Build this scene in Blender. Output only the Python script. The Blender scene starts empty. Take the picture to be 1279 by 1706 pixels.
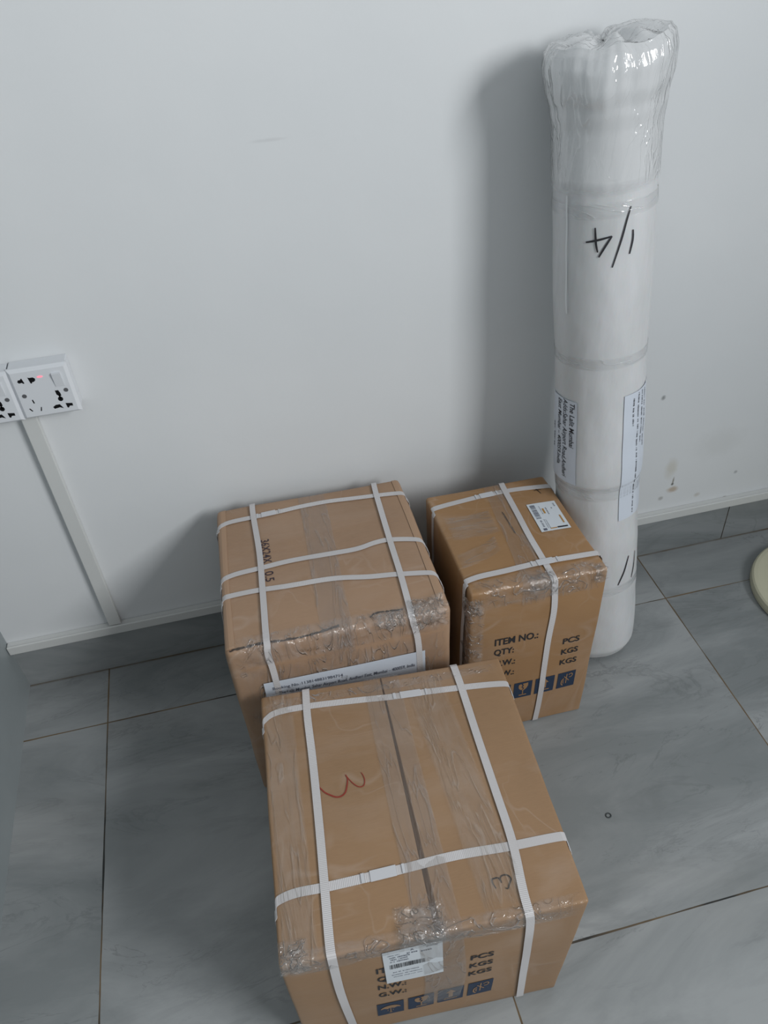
import bpy, bmesh, math, random
from mathutils import Vector, Matrix, noise
random.seed(7)
scn = bpy.context.scene
COL = scn.collection

# ---------------------------------------------------------------- camera
cam_d = bpy.data.cameras.new('camera'); cam = bpy.data.objects.new('camera', cam_d); COL.objects.link(cam)
RX = Vector((0.97070, -0.23662, -0.04190)); RY = Vector((-0.18796, -0.63899, -0.74590)); RZ = Vector((0.14972, 0.73192, -0.66474))
M = Matrix((RX, -RY, -RZ)).transposed().to_4x4()
M.translation = Vector((0.54044, -1.12765, 1.31080))
cam.matrix_world = M
cam_d.sensor_fit = 'HORIZONTAL'; cam_d.sensor_width = 36.0
cam_d.lens = 36.0 * 1291.64 / 1279.0
cam_d.clip_start = 0.02
scn.camera = cam

# ---------------------------------------------------------------- world, light, exposure
W = bpy.data.worlds.new('world'); scn.world = W; W.use_nodes = True
bg = W.node_tree.nodes['Background']
bg.inputs[0].default_value = (0.93, 0.97, 1.0, 1); bg.inputs[1].default_value = 0.46
def area(name, loc, target, sx, sy, power, color):
    d = bpy.data.lights.new(name, 'AREA'); d.shape = 'RECTANGLE'; d.size = sx; d.size_y = sy
    d.energy = power; d.color = color
    o = bpy.data.objects.new(name, d); COL.objects.link(o)
    o.location = loc
    o.rotation_euler = (Vector(target) - Vector(loc)).to_track_quat('-Z', 'Y').to_euler()
    return o
WX, WY, WZ, WW, WH = 2.25, -2.25, 1.95, 1.35, 0.95      # window in the right-hand wall: centre and size
area('window_light', (WX - .01, WY, WZ), (0.0, WY, WZ), WW, WH, 88, (0.97, 0.99, 1.0))
scn.view_settings.view_transform = 'Standard'; scn.view_settings.look = 'None'
scn.view_settings.exposure = 0.0; scn.view_settings.gamma = 1.0; scn.view_settings.use_curve_mapping = False
scn.cycles.transparent_max_bounces = 12

# ---------------------------------------------------------------- helpers
def link(name, me, mats, parent=None, smooth=False):
    o = bpy.data.objects.new(name, me); COL.objects.link(o)
    for m in (mats if isinstance(mats, (list, tuple)) else [mats]): me.materials.append(m)
    if smooth:
        for p in me.polygons: p.use_smooth = True
    if parent is not None: o.parent = parent
    return o
def tag(o, label=None, cat=None, group=None, kind=None):
    if label: o['label'] = label
    if cat: o['category'] = cat
    if group: o['group'] = group
    if kind: o['kind'] = kind
    return o
def mesh(name, V, F, mi=None):
    me = bpy.data.meshes.new(name); me.from_pydata([tuple(v) for v in V], [], F)
    if mi: me.polygons.foreach_set('material_index', mi)
    me.update(); return me
def bevel_box(name, lo, hi, mat, parent=None, r=0.0, seg=2):
    bm = bmesh.new(); bmesh.ops.create_cube(bm, size=1)
    for v in bm.verts:
        for a in range(3): v.co[a] = lo[a] + (v.co[a] + .5) * (hi[a] - lo[a])
    if r > 0: bmesh.ops.bevel(bm, geom=bm.edges[:], offset=r, segments=seg, profile=.5, affect='EDGES')
    me = bpy.data.meshes.new(name); bm.to_mesh(me); bm.free()
    return link(name, me, mat, parent)
def empty(name, loc=(0, 0, 0)):
    o = bpy.data.objects.new(name, None); COL.objects.link(o); o.location = loc; o.empty_display_size = .05
    return o
def ns(v, s, seed=0.0): return noise.noise(Vector((v[0] * s + seed, v[1] * s - seed * .7, v[2] * s + seed * 1.3)))

# ---------------------------------------------------------------- materials
class NT:
    def __init__(s, name):
        s.m = bpy.data.materials.new(name); s.m.use_nodes = True
        s.t = s.m.node_tree; s.b = s.t.nodes['Principled BSDF']; s.out = s.t.nodes['Material Output']
    def n(s, typ, **kw):
        x = s.t.nodes.new(typ)
        for k, v in kw.items():
            if k.startswith('i_'):
                key = k[2:]; key = int(key) if key.isdigit() else key.replace('_', ' ')
                x.inputs[key].default_value = v
            else: setattr(x, k, v)
        return x
    def l(s, a, b): s.t.links.new(a, b)
    def math(s, op, a, b=None, c=None):
        x = s.t.nodes.new('ShaderNodeMath'); x.operation = op
        for i, v in enumerate((a, b, c)):
            if v is None: continue
            if hasattr(v, 'links'): s.l(v, x.inputs[i])
            else: x.inputs[i].default_value = v
        return x.outputs[0]
    def mix(s, f, a, b):
        x = s.t.nodes.new('ShaderNodeMix'); x.data_type = 'RGBA'
        for i, v in ((0, f), (6, a), (7, b)):
            if hasattr(v, 'links'): s.l(v, x.inputs[i])
            else: x.inputs[i].default_value = v if i == 0 else (*v, 1)
        return x.outputs[2]
    def pos(s, scale=(1, 1, 1), rot=(0, 0, 0), loc=(0, 0, 0), src='Object'):
        if src == 'Position': o = s.t.nodes.new('ShaderNodeNewGeometry').outputs['Position']
        else: o = s.t.nodes.new('ShaderNodeTexCoord').outputs[src]
        mp = s.n('ShaderNodeMapping'); mp.inputs['Scale'].default_value = scale
        mp.inputs['Rotation'].default_value = rot; mp.inputs['Location'].default_value = loc
        s.l(o, mp.inputs[0]); return mp.outputs[0]
    def noise(s, vec, scale, detail=4, rough=.55, dist=0):
        x = s.n('ShaderNodeTexNoise'); x.inputs['Scale'].default_value = scale; x.inputs['Detail'].default_value = detail
        x.inputs['Roughness'].default_value = rough; x.inputs['Distortion'].default_value = dist
        s.l(vec, x.inputs['Vector']); return x.outputs['Fac']
    def ramp(s, f, a, b, va=0.0, vb=1.0):
        x = s.n('ShaderNodeMapRange'); x.inputs[1].default_value = a; x.inputs[2].default_value = b
        x.inputs[3].default_value = va; x.inputs[4].default_value = vb
        s.l(f, x.inputs[0]); return x.outputs[0]
    def bump(s, h, strength, dist, prev=None):
        x = s.n('ShaderNodeBump'); x.inputs['Strength'].default_value = strength; x.inputs['Distance'].default_value = dist
        s.l(h, x.inputs['Height'])
        if prev: s.l(prev, x.inputs['Normal'])
        return x.outputs[0]
def plain(name, col, rough=.5, spec=.5, coat=0, metal=0):
    k = NT(name); k.b.inputs['Base Color'].default_value = (*col, 1); k.b.inputs['Roughness'].default_value = rough
    k.b.inputs['Specular IOR Level'].default_value = spec; k.b.inputs['Coat Weight'].default_value = coat
    k.b.inputs['Metallic'].default_value = metal
    return k.m

def ridge(k, vec, scale, lo, seedrough=.5, dist=0.6):
    """thin ridge lines out of a noise: 1 on the crease, 0 off it"""
    f = k.noise(vec, scale, 2, .5, dist)
    a = k.math('ABSOLUTE', k.math('SUBTRACT', f, .5))
    return k.ramp(a, 0.0, lo, 1.0, 0.0)

def mat_cardboard(name, col, veil, seed):
    k = NT(name)
    v1 = k.pos((60, 60, 60)); v2 = k.pos((1, 1, 1), loc=(seed, seed, 0))
    big = k.noise(v2, 5, 4, .6)
    fib = k.noise(k.pos((14, 90, 90), loc=(seed, 0, 0)), 6, 3, .6)
    c = k.mix(k.ramp(big, .3, .7), tuple(x * .90 for x in col), tuple(x * 1.08 for x in col))
    c = k.mix(k.ramp(fib, .35, .75, 0, .35), c, tuple(min(1, x * 1.18) for x in col))
    # wrinkles of the clear film that is stretched round the carton
    w1 = ridge(k, k.pos((1.2, 1, 0.30), rot=(.2, .1, .9), loc=(seed, 2, 1)), 9, .020)
    w2 = ridge(k, k.pos((0.45, 1.4, .6), rot=(0, .2, -.35), loc=(3, seed, 1)), 8, .016)
    gate = k.ramp(k.noise(v2, 7, 2, .5), .46, .62)
    w = k.math('MULTIPLY', k.math('MAXIMUM', w1, w2), gate)
    haze = k.ramp(k.noise(k.pos((.6, 1.3, .8), loc=(seed, 5, 2)), 6, 4, .6, .8), .5, .8, 0, .16 * veil)
    c = k.mix(k.math('MAXIMUM', k.math('MULTIPLY', w, .13 * veil), haze), c, (.62, .55, .50))
    k.l(c, k.b.inputs['Base Color'])
    k.b.inputs['Roughness'].default_value = .62
    k.b.inputs['Specular IOR Level'].default_value = .35
    k.b.inputs['Coat Weight'].default_value = .22 * veil
    k.b.inputs['Coat Roughness'].default_value = .16
    h = k.math('ADD', k.noise(v2, 22, 3, .5, .5), k.math('MULTIPLY', w, .7))
    k.l(k.bump(h, .30, .004), k.b.inputs['Coat Normal'])
    flute = k.noise(k.pos((3, 60, 60)), 3, 2, .5)
    k.l(k.bump(k.math('ADD', k.math('MULTIPLY', fib, .3), flute), .12, .002), k.b.inputs['Normal'])
    return k.m

def mat_film(name, milk=.12, spec=1.0, scale=30, tint=(.78, .76, .76), bump=.8, stretch=(1, 1, 1), fade=.12, base=0.0, rough=.12, dbump=True):
    """clear stretch film: mostly see-through, with milky creases and glossy wrinkles"""
    k = NT(name); k.t.nodes.remove(k.b)
    v = k.pos(stretch)
    f = k.noise(v, scale, 4, .6, 1.2)
    cr = ridge(k, k.pos(stretch, rot=(.3, .5, .4)), scale * .7, .035, dist=1.5)
    h = k.math('ADD', f, k.math('MULTIPLY', cr, .5))
    nb = k.bump(h, bump, .006)
    tr = k.n('ShaderNodeBsdfTransparent')
    df = k.n('ShaderNodeBsdfDiffuse'); df.inputs[0].default_value = (*tint, 1)
    if dbump: k.l(nb, df.inputs['Normal'])
    gl = k.n('ShaderNodeBsdfGlossy'); gl.inputs['Roughness'].default_value = rough; k.l(nb, gl.inputs['Normal'])
    m1 = k.n('ShaderNodeMixShader'); m2 = k.n('ShaderNodeMixShader')
    fac = k.math('MAXIMUM', k.ramp(f, .45, .75, max(base, milk * .15), milk), k.math('MULTIPLY', cr, min(1, milk * 1.8)))
    if fade:
        uv = k.n('ShaderNodeUVMap'); uv.uv_map = 'Norm'
        sp = k.n('ShaderNodeSeparateXYZ'); k.l(uv.outputs[0], sp.inputs[0])
        e1 = k.math('MULTIPLY', k.math('MULTIPLY', sp.outputs[0], k.math('SUBTRACT', 1, sp.outputs[0])), 4)
        e2 = k.math('MULTIPLY', k.math('MULTIPLY', sp.outputs[1], k.math('SUBTRACT', 1, sp.outputs[1])), 4)
        e = k.math('ADD', k.math('MINIMUM', e1, e2), k.math('MULTIPLY', k.math('SUBTRACT', k.noise(v, scale * .5, 3, .6), .5), fade * 3))
        fd = k.ramp(e, 0.0, fade * 4, 0, 1); fac = k.math('MULTIPLY', fac, fd)
    k.l(fac, m1.inputs[0]); k.l(tr.outputs[0], m1.inputs[1]); 
    tl = k.n('ShaderNodeBsdfTranslucent'); tl.inputs[0].default_value = (*tint, 1)
    m0 = k.n('ShaderNodeMixShader'); m0.inputs[0].default_value = .35; k.l(df.outputs[0], m0.inputs[1]); k.l(tl.outputs[0], m0.inputs[2])
    k.l(m0.outputs[0], m1.inputs[2])
    lw = k.n('ShaderNodeLayerWeight'); lw.inputs['Blend'].default_value = .5; k.l(nb, lw.inputs['Normal'])
    fr = k.math('MULTIPLY', k.math('ADD', k.math('MULTIPLY', k.math('POWER', lw.outputs['Facing'], 4.0), .6), .045), spec)
    if fade: fr = k.math('MULTIPLY', fr, fd)
    k.l(fr, m2.inputs[0])
    k.l(m1.outputs[0], m2.inputs[1]); k.l(gl.outputs[0], m2.inputs[2])
    k.l(m2.outputs[0], k.out.inputs[0])
    return k.m

def mat_strap():
    k = NT('woven_strap')
    k.b.inputs['Roughness'].default_value = .5
    uv = k.n('ShaderNodeTexCoord').outputs['UV']
    sp = k.n('ShaderNodeSeparateXYZ'); k.l(uv, sp.inputs[0])
    rib = k.math('ABSOLUTE', k.math('SINE', k.math('MULTIPLY', sp.outputs[0], math.pi / .0023)))
    gate = k.ramp(k.noise(k.pos(), 3.5, 2, .5), .42, .55, .15, 1)
    rib = k.math('MULTIPLY', rib, gate)
    c = k.mix(rib, (.50, .48, .48), (.66, .64, .645))
    k.l(c, k.b.inputs['Base Color'])
    k.l(k.bump(rib, .5, .0008), k.b.inputs['Normal'])
    k.b.inputs['Specular IOR Level'].default_value = .4
    return k.m

def mat_wall():
    k = NT('white_wall_paint')
    p = k.pos(src='Position')
    big = k.noise(p, 2.2, 3, .5)
    c = k.mix(k.ramp(big, .3, .7), (.655, .675, .69), (.70, .715, .725))
    # brown stains and grey knocks low on the wall beside the roll
    sx = k.n('ShaderNodeSeparateXYZ'); k.l(p, sx.inputs[0])
    wob = k.noise(p, 60, 3, .6)
    def spot(x, z, rx, rz, soft=.5, wobble=.9):
        a = k.math('DIVIDE', k.math('SUBTRACT', sx.outputs[0], x), rx)
        b = k.math('DIVIDE', k.math('SUBTRACT', sx.outputs[2], z), rz)
        d = k.math('SQRT', k.math('ADD', k.math('MULTIPLY', a, a), k.math('MULTIPLY', b, b)))
        d = k.math('ADD', d, k.math('MULTIPLY', k.math('SUBTRACT', wob, .5), wobble))
        return k.ramp(d, 1 - soft, 1 + soft, 1, 0)
    for (x, z, rx, rz, col, f) in [
            (1.402, .253, .012, .022, (.50, .46, .36), .45), (1.419, .190, .011, .007, (.42, .31, .20), .7),
            (1.415, .214, .0018, .010, (.20, .17, .13), .8), (1.415, .206, .003, .003, (.10, .10, .09), .9),
            (1.343, .443, .004, .005, (.16, .17, .17), .7), (1.395, .170, .005, .005, (.30, .29, .27), .6),
            (1.485, .159, .006, .005, (.45, .40, .34), .5), (1.568, .205, .004, .004, (.25, .26, .27), .6),
            (1.560, .134, .004, .003, (.30, .28, .25), .6), (1.66, .46, .004, .003, (.3, .3, .3), .5),
            (1.50, .30, .05, .03, (.52, .53, .52), .25), (0.64, .995, .022, .002, (.55, .56, .57), .5),
            (0.10, .62, .05, .006, (.62, .63, .64), .3)]:
        c = k.mix(k.math('MULTIPLY', spot(x, z, rx, rz), f), c, col)
    k.l(c, k.b.inputs['Base Color']); k.b.inputs['Roughness'].default_value = .55
    k.b.inputs['Specular IOR Level'].default_value = .3
    h = k.math('ADD', k.noise(p, 5, 2, .4), k.math('MULTIPLY', k.noise(p, 90, 2, .5), .05))
    k.l(k.bump(h, .25, .01), k.b.inputs['Normal'])
    return k.m

X0, Y1, TW = .1605, -.1399, .6034
def mat_tiles(name, horizontal=True, joints=()):
    k = NT(name)
    p = k.pos(src='Position'); s = k.n('ShaderNodeSeparateXYZ'); k.l(p, s.inputs[0])
    x, y, z = s.outputs
    wob = k.math('MULTIPLY', k.math('SUBTRACT', k.noise(p, 14, 3, .6), .5), .0012)
    if horizontal:
        u = k.math('DIVIDE', k.math('SUBTRACT', k.math('ADD', x, wob), X0), TW)
        v = k.math('DIVIDE', k.math('SUBTRACT', k.math('ADD', y, wob), Y1), TW)
        ci = k.math('FLOOR', u); cj = k.math('FLOOR', v)
        du = k.math('ABSOLUTE', k.math('SUBTRACT', k.math('FRACT', k.math('ADD', u, .5)), .5))
        dv = k.math('ABSOLUTE', k.math('SUBTRACT', k.math('FRACT', k.math('ADD', v, .5)), .5))
        d = k.math('MULTIPLY', k.math('MINIMUM', du, dv), TW)
        off = k.math('ADD', k.math('MULTIPLY', ci, 3.7), k.math('MULTIPLY', cj, 5.3))
    else:
        d = None
        for j in joints:
            q = k.math('ABSOLUTE', k.math('SUBTRACT', k.math('ADD', x, k.math('MULTIPLY', z, .05)), j))
            d = q if d is None else k.math('MINIMUM', d, q)
        off = k.math('FLOOR', k.math('DIVIDE', x, .6))
    cv = k.n('ShaderNodeCombineXYZ'); k.l(off, cv.inputs[0]); k.l(k.math('MULTIPLY', off, 1.7), cv.inputs[1])
    va = k.n('ShaderNodeVectorMath'); va.operation = 'ADD'; k.l(p, va.inputs[0]); k.l(cv.outputs[0], va.inputs[1])
    mp = k.n('ShaderNodeMapping'); mp.inputs['Scale'].default_value = (.55, 1.7, 1.7); mp.inputs['Rotation'].default_value = (0, 0, .22)
    k.l(va.outputs[0], mp.inputs[0]); q = mp.outputs[0]
    n1 = k.noise(q, 2.6, 8, .62, 1.1)
    n2 = k.noise(q, 7, 6, .65, 1.6)
    base = k.mix(k.ramp(n1, .38, .62), FLOOR_D, FLOOR_L)
    vein = k.ramp(k.math('ABSOLUTE', k.math('SUBTRACT', n2, .5)), 0, .035, 1, 0)
    gate = k.ramp(k.noise(q, 3.2, 3, .5), .50, .66)
    base = k.mix(k.math('MULTIPLY', k.math('MULTIPLY', vein, gate), .5), base, tuple(a * .62 for a in FLOOR_D))
    soft = k.ramp(k.noise(q, 4.5, 5, .6, 2.0), .56, .72, 0, .5)
    base = k.mix(soft, base, tuple(a * .78 for a in FLOOR_D))
    fine = k.ramp(k.math('ABSOLUTE', k.math('SUBTRACT', k.noise(q, 3.1, 7, .6, 2.6), .5)), 0, .007, 1, 0)
    base = k.mix(k.math('MULTIPLY', fine, k.ramp(k.noise(q, 5.0, 2, .5), .48, .6, 0, .45)), base, tuple(a * .55 for a in FLOOR_D))
    warm = k.ramp(k.noise(q, 2.2, 3, .5), .58, .75, 0, .35)
    base = k.mix(warm, base, tuple(a * b for a, b in zip(FLOOR_L, (1.03, .97, .92))))
    gw = k.ramp(k.noise(p, 6, 3, .6), .35, .65, .0007, .0019)
    line = k.math('LESS_THAN', d, gw)
    gcol = k.mix(k.ramp(k.noise(p, 4.2, 4, .6), .42, .60), (.020, .021, .020), (.16, .11, .06))
    c = k.mix(line, base, gcol)
    if horizontal:
        # rusty dirt caught in the joint with the skirting
        e = k.ramp(y, -.0085, -.0045)
        c = k.mix(k.math('MULTIPLY', e, k.ramp(k.noise(p, 5, 4, .6), .35, .6, .25, 1)), c, (.10, .065, .03))
    k.l(c, k.b.inputs['Base Color'])
    r = k.ramp(k.noise(p, 9, 4, .6), .3, .7, .34, .5) if horizontal else k.math('ADD', .16, 0)
    k.l(r, k.b.inputs['Roughness'])
    k.b.inputs['Specular IOR Level'].default_value = .45
    k.l(k.bump(k.math('SUBTRACT', k.math('MULTIPLY', n2, .1), line), .25, .001), k.b.inputs['Normal'])
    return k.m
FLOOR_D = (.212, .229, .233); FLOOR_L = (.330, .345, .350)

def mat_foam():
    k = NT('white_foam_sheet')
    v = k.pos((1, 1, .35))
    f = k.noise(v, 16, 4, .6)
    cel = k.noise(k.pos((1, 1, 1)), 160, 2, .5)
    c = k.mix(k.ramp(f, .3, .7), (.55, .56, .565), (.63, .635, .65))
    k.l(c, k.b.inputs['Base Color'])
    k.b.inputs['Roughness'].default_value = .55
    k.b.inputs['Subsurface Weight'].default_value = .15
    k.b.inputs['Subsurface Scale'].default_value = .01
    k.b.inputs['Coat Weight'].default_value = .35; k.b.inputs['Coat Roughness'].default_value = .2
    n = k.bump(k.math('ADD', f, k.math('MULTIPLY', cel, .06)), .35, .006)
    k.l(n, k.b.inputs['Normal'])
    cw = k.noise(k.pos((1.6, 1.6, .5), rot=(0, .2, .2)), 24, 3, .6, 1.0)
    k.l(k.bump(cw, .45, .006), k.b.inputs['Coat Normal'])
    return k.m

M_wall = mat_wall()
M_floor = mat_tiles('marble_floor_tiles')
M_skirt = mat_tiles('marble_skirting_tile', False, (1.586, .93))
M_trunk = plain('white_pvc_trunking', (.60, .61, .60), .42)
M_plastic = plain('white_switch_plastic', (.66, .68, .71), .28)
M_black = plain('black_hole', (.004, .004, .005), .6, .2)
M_led = NT('red_neon_lamp'); M_led.b.inputs['Base Color'].default_value = (.8, .25, .3, 1)
M_led.b.inputs['Emission Color'].default_value = (1, .18, .25, 1); M_led.b.inputs['Emission Strength'].default_value = .9; M_led = M_led.m
M_strap = mat_strap()
M_seal = plain('melted_strap_plastic', (.56, .56, .58), .35)
M_ink = plain('black_print_ink', (.018, .018, .022), .6)
M_ink2 = plain('grey_print_ink', (.10, .11, .15), .6)
M_purple = plain('dark_purple_stamp_ink', (.035, .022, .035), .6)
M_navy = plain('navy_print_ink', (.010, .026, .062), .55)
M_red = plain('red_marker_ink', (.26, .028, .015), .5)
M_marker = plain('black_marker_ink', (.016, .010, .008), .5)
M_paper = plain('white_paper', (.60, .645, .72), .45, coat=.25)
M_sticker = plain('white_sticker', (.62, .66, .70), .4, coat=.3)
M_orange = plain('orange_print_ink', (.42, .22, .05), .5)
M_filmA = mat_film('clear_stretch_film', .20, 1.5, 34, fade=.10)
M_tape = mat_film('clear_packing_tape', .26, 1.2, 14, (.50, .44, .40), .35, (3, .5, 1), fade=.03, base=.10)
M_crumple = mat_film('crumpled_film', .36, 2.6, 60, (.75, .72, .70), 1.0, fade=.12)
M_rollfilm = mat_film('roll_stretch_film', .99, 3.0, 30, (.90, .91, .92), .35, (1.5, 1.5, .45), .05, .96, .10, False)
M_filmL = mat_film('clear_film_long_creases', .16, 1.4, 20, (.72, .66, .60), .5, (2.6, .35, 1), .08)
M_filmV = mat_film('clear_film_upright_creases', .20, 1.5, 26, fade=.10, stretch=(2.2, .9, .55))
M_filmX = mat_film('clear_film_cross_creases', .10, 1.4, 20, (.72, .66, .60), .5, (.35, 2.6, 1), .08)
M_rollband = mat_film('roll_film_band', .22, 1.4, 26, (.80, .82, .83), .3, (.4, .4, 2.5), .12)
M_cream = plain('cream_painted_plastic', (.56, .54, .40), .4)
M_torn = plain('dark_torn_carton_edge', (.045, .030, .022), .8)
M_gapm = plain('dark_flap_gap', (.05, .055, .055), .7)
KA = (.335, .212, .132); KB = (.285, .172, .092); KC = (.305, .172, .078)
M_cardA = mat_cardboard('brown_cardboard_pinkish', KA, 1.0, 1.3)
M_cardB = mat_cardboard('brown_cardboard', KB, 1.0, 4.1)
M_cardC = mat_cardboard('brown_cardboard_golden', KC, 1.1, 7.7)
M_foldA = plain('folded_cardboard_edge', tuple(x * 1.12 for x in KA), .6, coat=.2)

# ---------------------------------------------------------------- room
tag(bevel_box('floor', (-.06, -3.2, -.05), (WX + .12, .06, 0), M_floor), kind='structure')
tag(bevel_box('wall_back', (-.06, .0, 0), (WX + .12, .10, 2.6), M_wall), kind='structure')
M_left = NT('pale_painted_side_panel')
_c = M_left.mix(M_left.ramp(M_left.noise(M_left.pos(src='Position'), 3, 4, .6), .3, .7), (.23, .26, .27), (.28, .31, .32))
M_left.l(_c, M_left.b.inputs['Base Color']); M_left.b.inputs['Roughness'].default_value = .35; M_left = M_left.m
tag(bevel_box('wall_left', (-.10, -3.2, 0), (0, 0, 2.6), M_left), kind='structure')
def wall_with_opening():
    V, F = [], []
    def bx(lo, hi):
        o = len(V)
        for x in (lo[0], hi[0]):
            for y in (lo[1], hi[1]):
                for z in (lo[2], hi[2]): V.append((x, y, z))
        F.extend([[o, o + 1, o + 3, o + 2], [o + 4, o + 6, o + 7, o + 5], [o, o + 4, o + 5, o + 1], [o + 2, o + 3, o + 7, o + 6], [o, o + 2, o + 6, o + 4], [o + 1, o + 5, o + 7, o + 3]])
    y0, y1, z0, z1 = WY - WW / 2, WY + WW / 2, WZ - WH / 2, WZ + WH / 2
    bx((WX, -3.2, 0), (WX + .12, 0, z0)); bx((WX, -3.2, z1), (WX + .12, 0, 2.6)); bx((WX, -3.2, z0), (WX + .12, y0, z1)); bx((WX, y1, z0), (WX + .12, 0, z1))
    tag(link('wall_right', mesh('wall_right', V, F), M_wall), kind='structure')
wall_with_opening()
# raised field on the left-hand wall panel
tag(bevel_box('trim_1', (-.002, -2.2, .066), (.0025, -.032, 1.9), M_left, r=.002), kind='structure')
tag(bevel_box('baseboard_back', (.0, -.003, 0), (WX, .0005, .114), M_skirt), kind='structure')

# cable trunking along the wall over the skirting, with a lid line, and the riser to the sockets
tr = empty('cable_trunking', (0.02, 0, .1136))
tag(tr, 'long white plastic cable trunking running along the wall just above the grey skirting tiles', 'trunking')
def world_child(o, parent): o.parent = parent; o.matrix_parent_inverse = parent.matrix_world.inverted(); return o
def placed(o, root):
    o.parent = root; o.matrix_parent_inverse = Matrix.Translation(root.location).inverted(); return o
placed(bevel_box('trunking_base', (.001, -.0125, .1136), (WX - .002, -.0002, .1352), M_trunk, r=.0012), tr)
placed(bevel_box('trunking_lid', (.001, -.0168, .1150), (WX - .002, -.0120, .1370), M_trunk, r=.0018), tr)
rs = empty('cable_conduit', (.208, 0, .137))
tag(rs, 'white vertical cable conduit rising from the trunking to the wall sockets', 'conduit')
placed(bevel_box('conduit_base', (.1982, -.0105, .1372), (.2206, -.0002, .6440), M_trunk, r=.001), rs)
placed(bevel_box('conduit_lid', (.1974, -.0130, .1372), (.2216, -.0100, .6440), M_trunk, r=.0014), rs)

# ---------------------------------------------------------------- wall sockets
def prism(name, outline, y0, y1, mat, parent, root=None):
    """extrude a closed outline given in (x, z) from depth y0 to y1"""
    n = len(outline)
    V = [(x, y0, z) for x, z in outline] + [(x, y1, z) for x, z in outline]
    F = [list(range(n)), list(range(2 * n - 1, n - 1, -1))] + [[i, i + n, (i + 1) % n + n, (i + 1) % n] for i in range(n)]
    me = mesh(name, V, F); bm = bmesh.new(); bm.from_mesh(me); bmesh.ops.recalc_face_normals(bm, faces=bm.faces[:]); bm.to_mesh(me); bm.free()
    return link(name, me, mat, parent)
def disc_pts(cx, cz, r, n=16, a0=0, a1=2 * math.pi):
    return [(cx + r * math.cos(a0 + (a1 - a0) * i / n), cz + r * math.sin(a0 + (a1 - a0) * i / n)) for i in range(n)]
def make_socket(x, z, label, led):
    t = empty('wall_socket', (x, 0, z)); tag(t, label, 'socket', 'white sockets side by side on the wall')
    S, D = .0860, .0320
    bevel_box('mounting_box', (.0012, -.0235, .0012), (S - .0012, -.0003, S - .0012), M_plastic, t, .0012)
    # face plate with a wide chamfer round it
    o = [(0, 0), (S, 0), (S, S), (0, S)]
    m_ = .0045
    i_ = [(m_, m_), (S - m_, m_), (S - m_, S - m_), (m_, S - m_)]
    V = [(a, -.0235, b) for a, b in o] + [(a, -.0270, b) for a, b in o] + [(a, -D, b) for a, b in i_]
    F = [[0, 1, 2, 3], [8, 9, 10, 11][::-1]]
    for q in range(4):
        r_ = (q + 1) % 4
        F += [[q, r_, r_ + 4, q + 4], [q + 4, r_ + 4, r_ + 8, q + 8]]
    me = mesh('face_plate', V, F); bm = bmesh.new(); bm.from_mesh(me)
    bmesh.ops.recalc_face_normals(bm, faces=bm.faces[:]); bm.to_mesh(me); bm.free()
    link('face_plate', me, M_plastic, t)
    ya, yb = -D + .0002, -D - .00025
    def hole(pts):
        cx = sum(p[0] for p in pts) / len(pts); cz = sum(p[1] for p in pts) / len(pts)
        prism('socket_hole', [(cx + (x - cx) * 1.2, cz + (z - cz) * 1.3) for x, z in pts], ya, yb, M_black, t)
    # two-pin sockets (round part with a flat fin)
    hole([(.0120, .0667), (.0135, .0690), (.0160, .0690), (.0172, .0705), (.0182, .0705), (.0196, .0640), (.0182, .0637), (.0170, .0652), (.0135, .0648)])
    hole([(.0280, .0705), (.0300, .0698), (.0340, .0698), (.0362, .0680), (.0358, .0655), (.0335, .0640), (.0318, .0640), (.0306, .0622), (.0292, .0628)])
    # oblique three-pin socket
    hole([(.0212, .0325), (.0226, .0330), (.0234, .0280), (.0220, .0276)])
    hole([(.0128, .0182), (.0140, .0190), (.0166, .0148), (.0154, .0142)])
    hole([(.0296, .0182), (.0308, .0182), (.0292, .0130), (.0278, .0132)])
    # universal socket
    hole([(.0585, .0420), (.0625, .0418), (.0638, .0378), (.0640, .0345), (.0622, .0330), (.0588, .0365)])
    hole(disc_pts(.0616, .0278, .0031)); hole([(.0606, .034), (.0622, .034), (.0626, .028), (.0610, .028)])
    hole([(.0480, .0155), (.0520, .0178), (.0570, .0178), (.0600, .0118), (.0560, .0138), (.0492, .0128)])
    hole([(.0670, .0180), (.0750, .0168), (.0750, .0132), (.0710, .0136), (.0690, .0112), (.0676, .0120)])
    # screws
    for sx_ in (.0131, .0737):
        prism('screw', disc_pts(sx_, .0417, .0034), ya, yb - .0001, SCREW, t)
    # rocker switch
    V = [(.0612, -D + .001, .0492), (.0750, -D + .001, .0492), (.0750, -D + .001, .0735), (.0612, -D + .001, .0735),
         (.0616, -D - .0006, .0496), (.0746, -D - .0006, .0496), (.0744, -D - .0042, .0730), (.0618, -D - .0042, .0730)]
    F = [[3, 2, 1, 0], [4, 5, 6, 7], [0, 1, 5, 4], [1, 2, 6, 5], [2, 3, 7, 6], [3, 0, 4, 7]]
    link('rocker_switch', mesh('rocker_switch', V, F), M_plastic, t)
    if led:
        e = prism('indicator_lamp', [(.0445 + .0042 * math.cos(a), .0702 + .0016 * math.sin(a)) for a in [i * math.pi / 8 for i in range(16)]], ya, yb - .0001, M_led, t)
        e['label'] = 'red lit indicator lamp'
    return t
SCREW = plain('grey_screw_head', (.16, .16, .17), .35, metal=.5)
make_socket(.209, .6446, 'white multi-pin wall socket with a red indicator lamp, above the conduit', True)
make_socket(.1229, .6432, 'white wall socket at the left edge of the photo, cut off by the frame', False)

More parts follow.
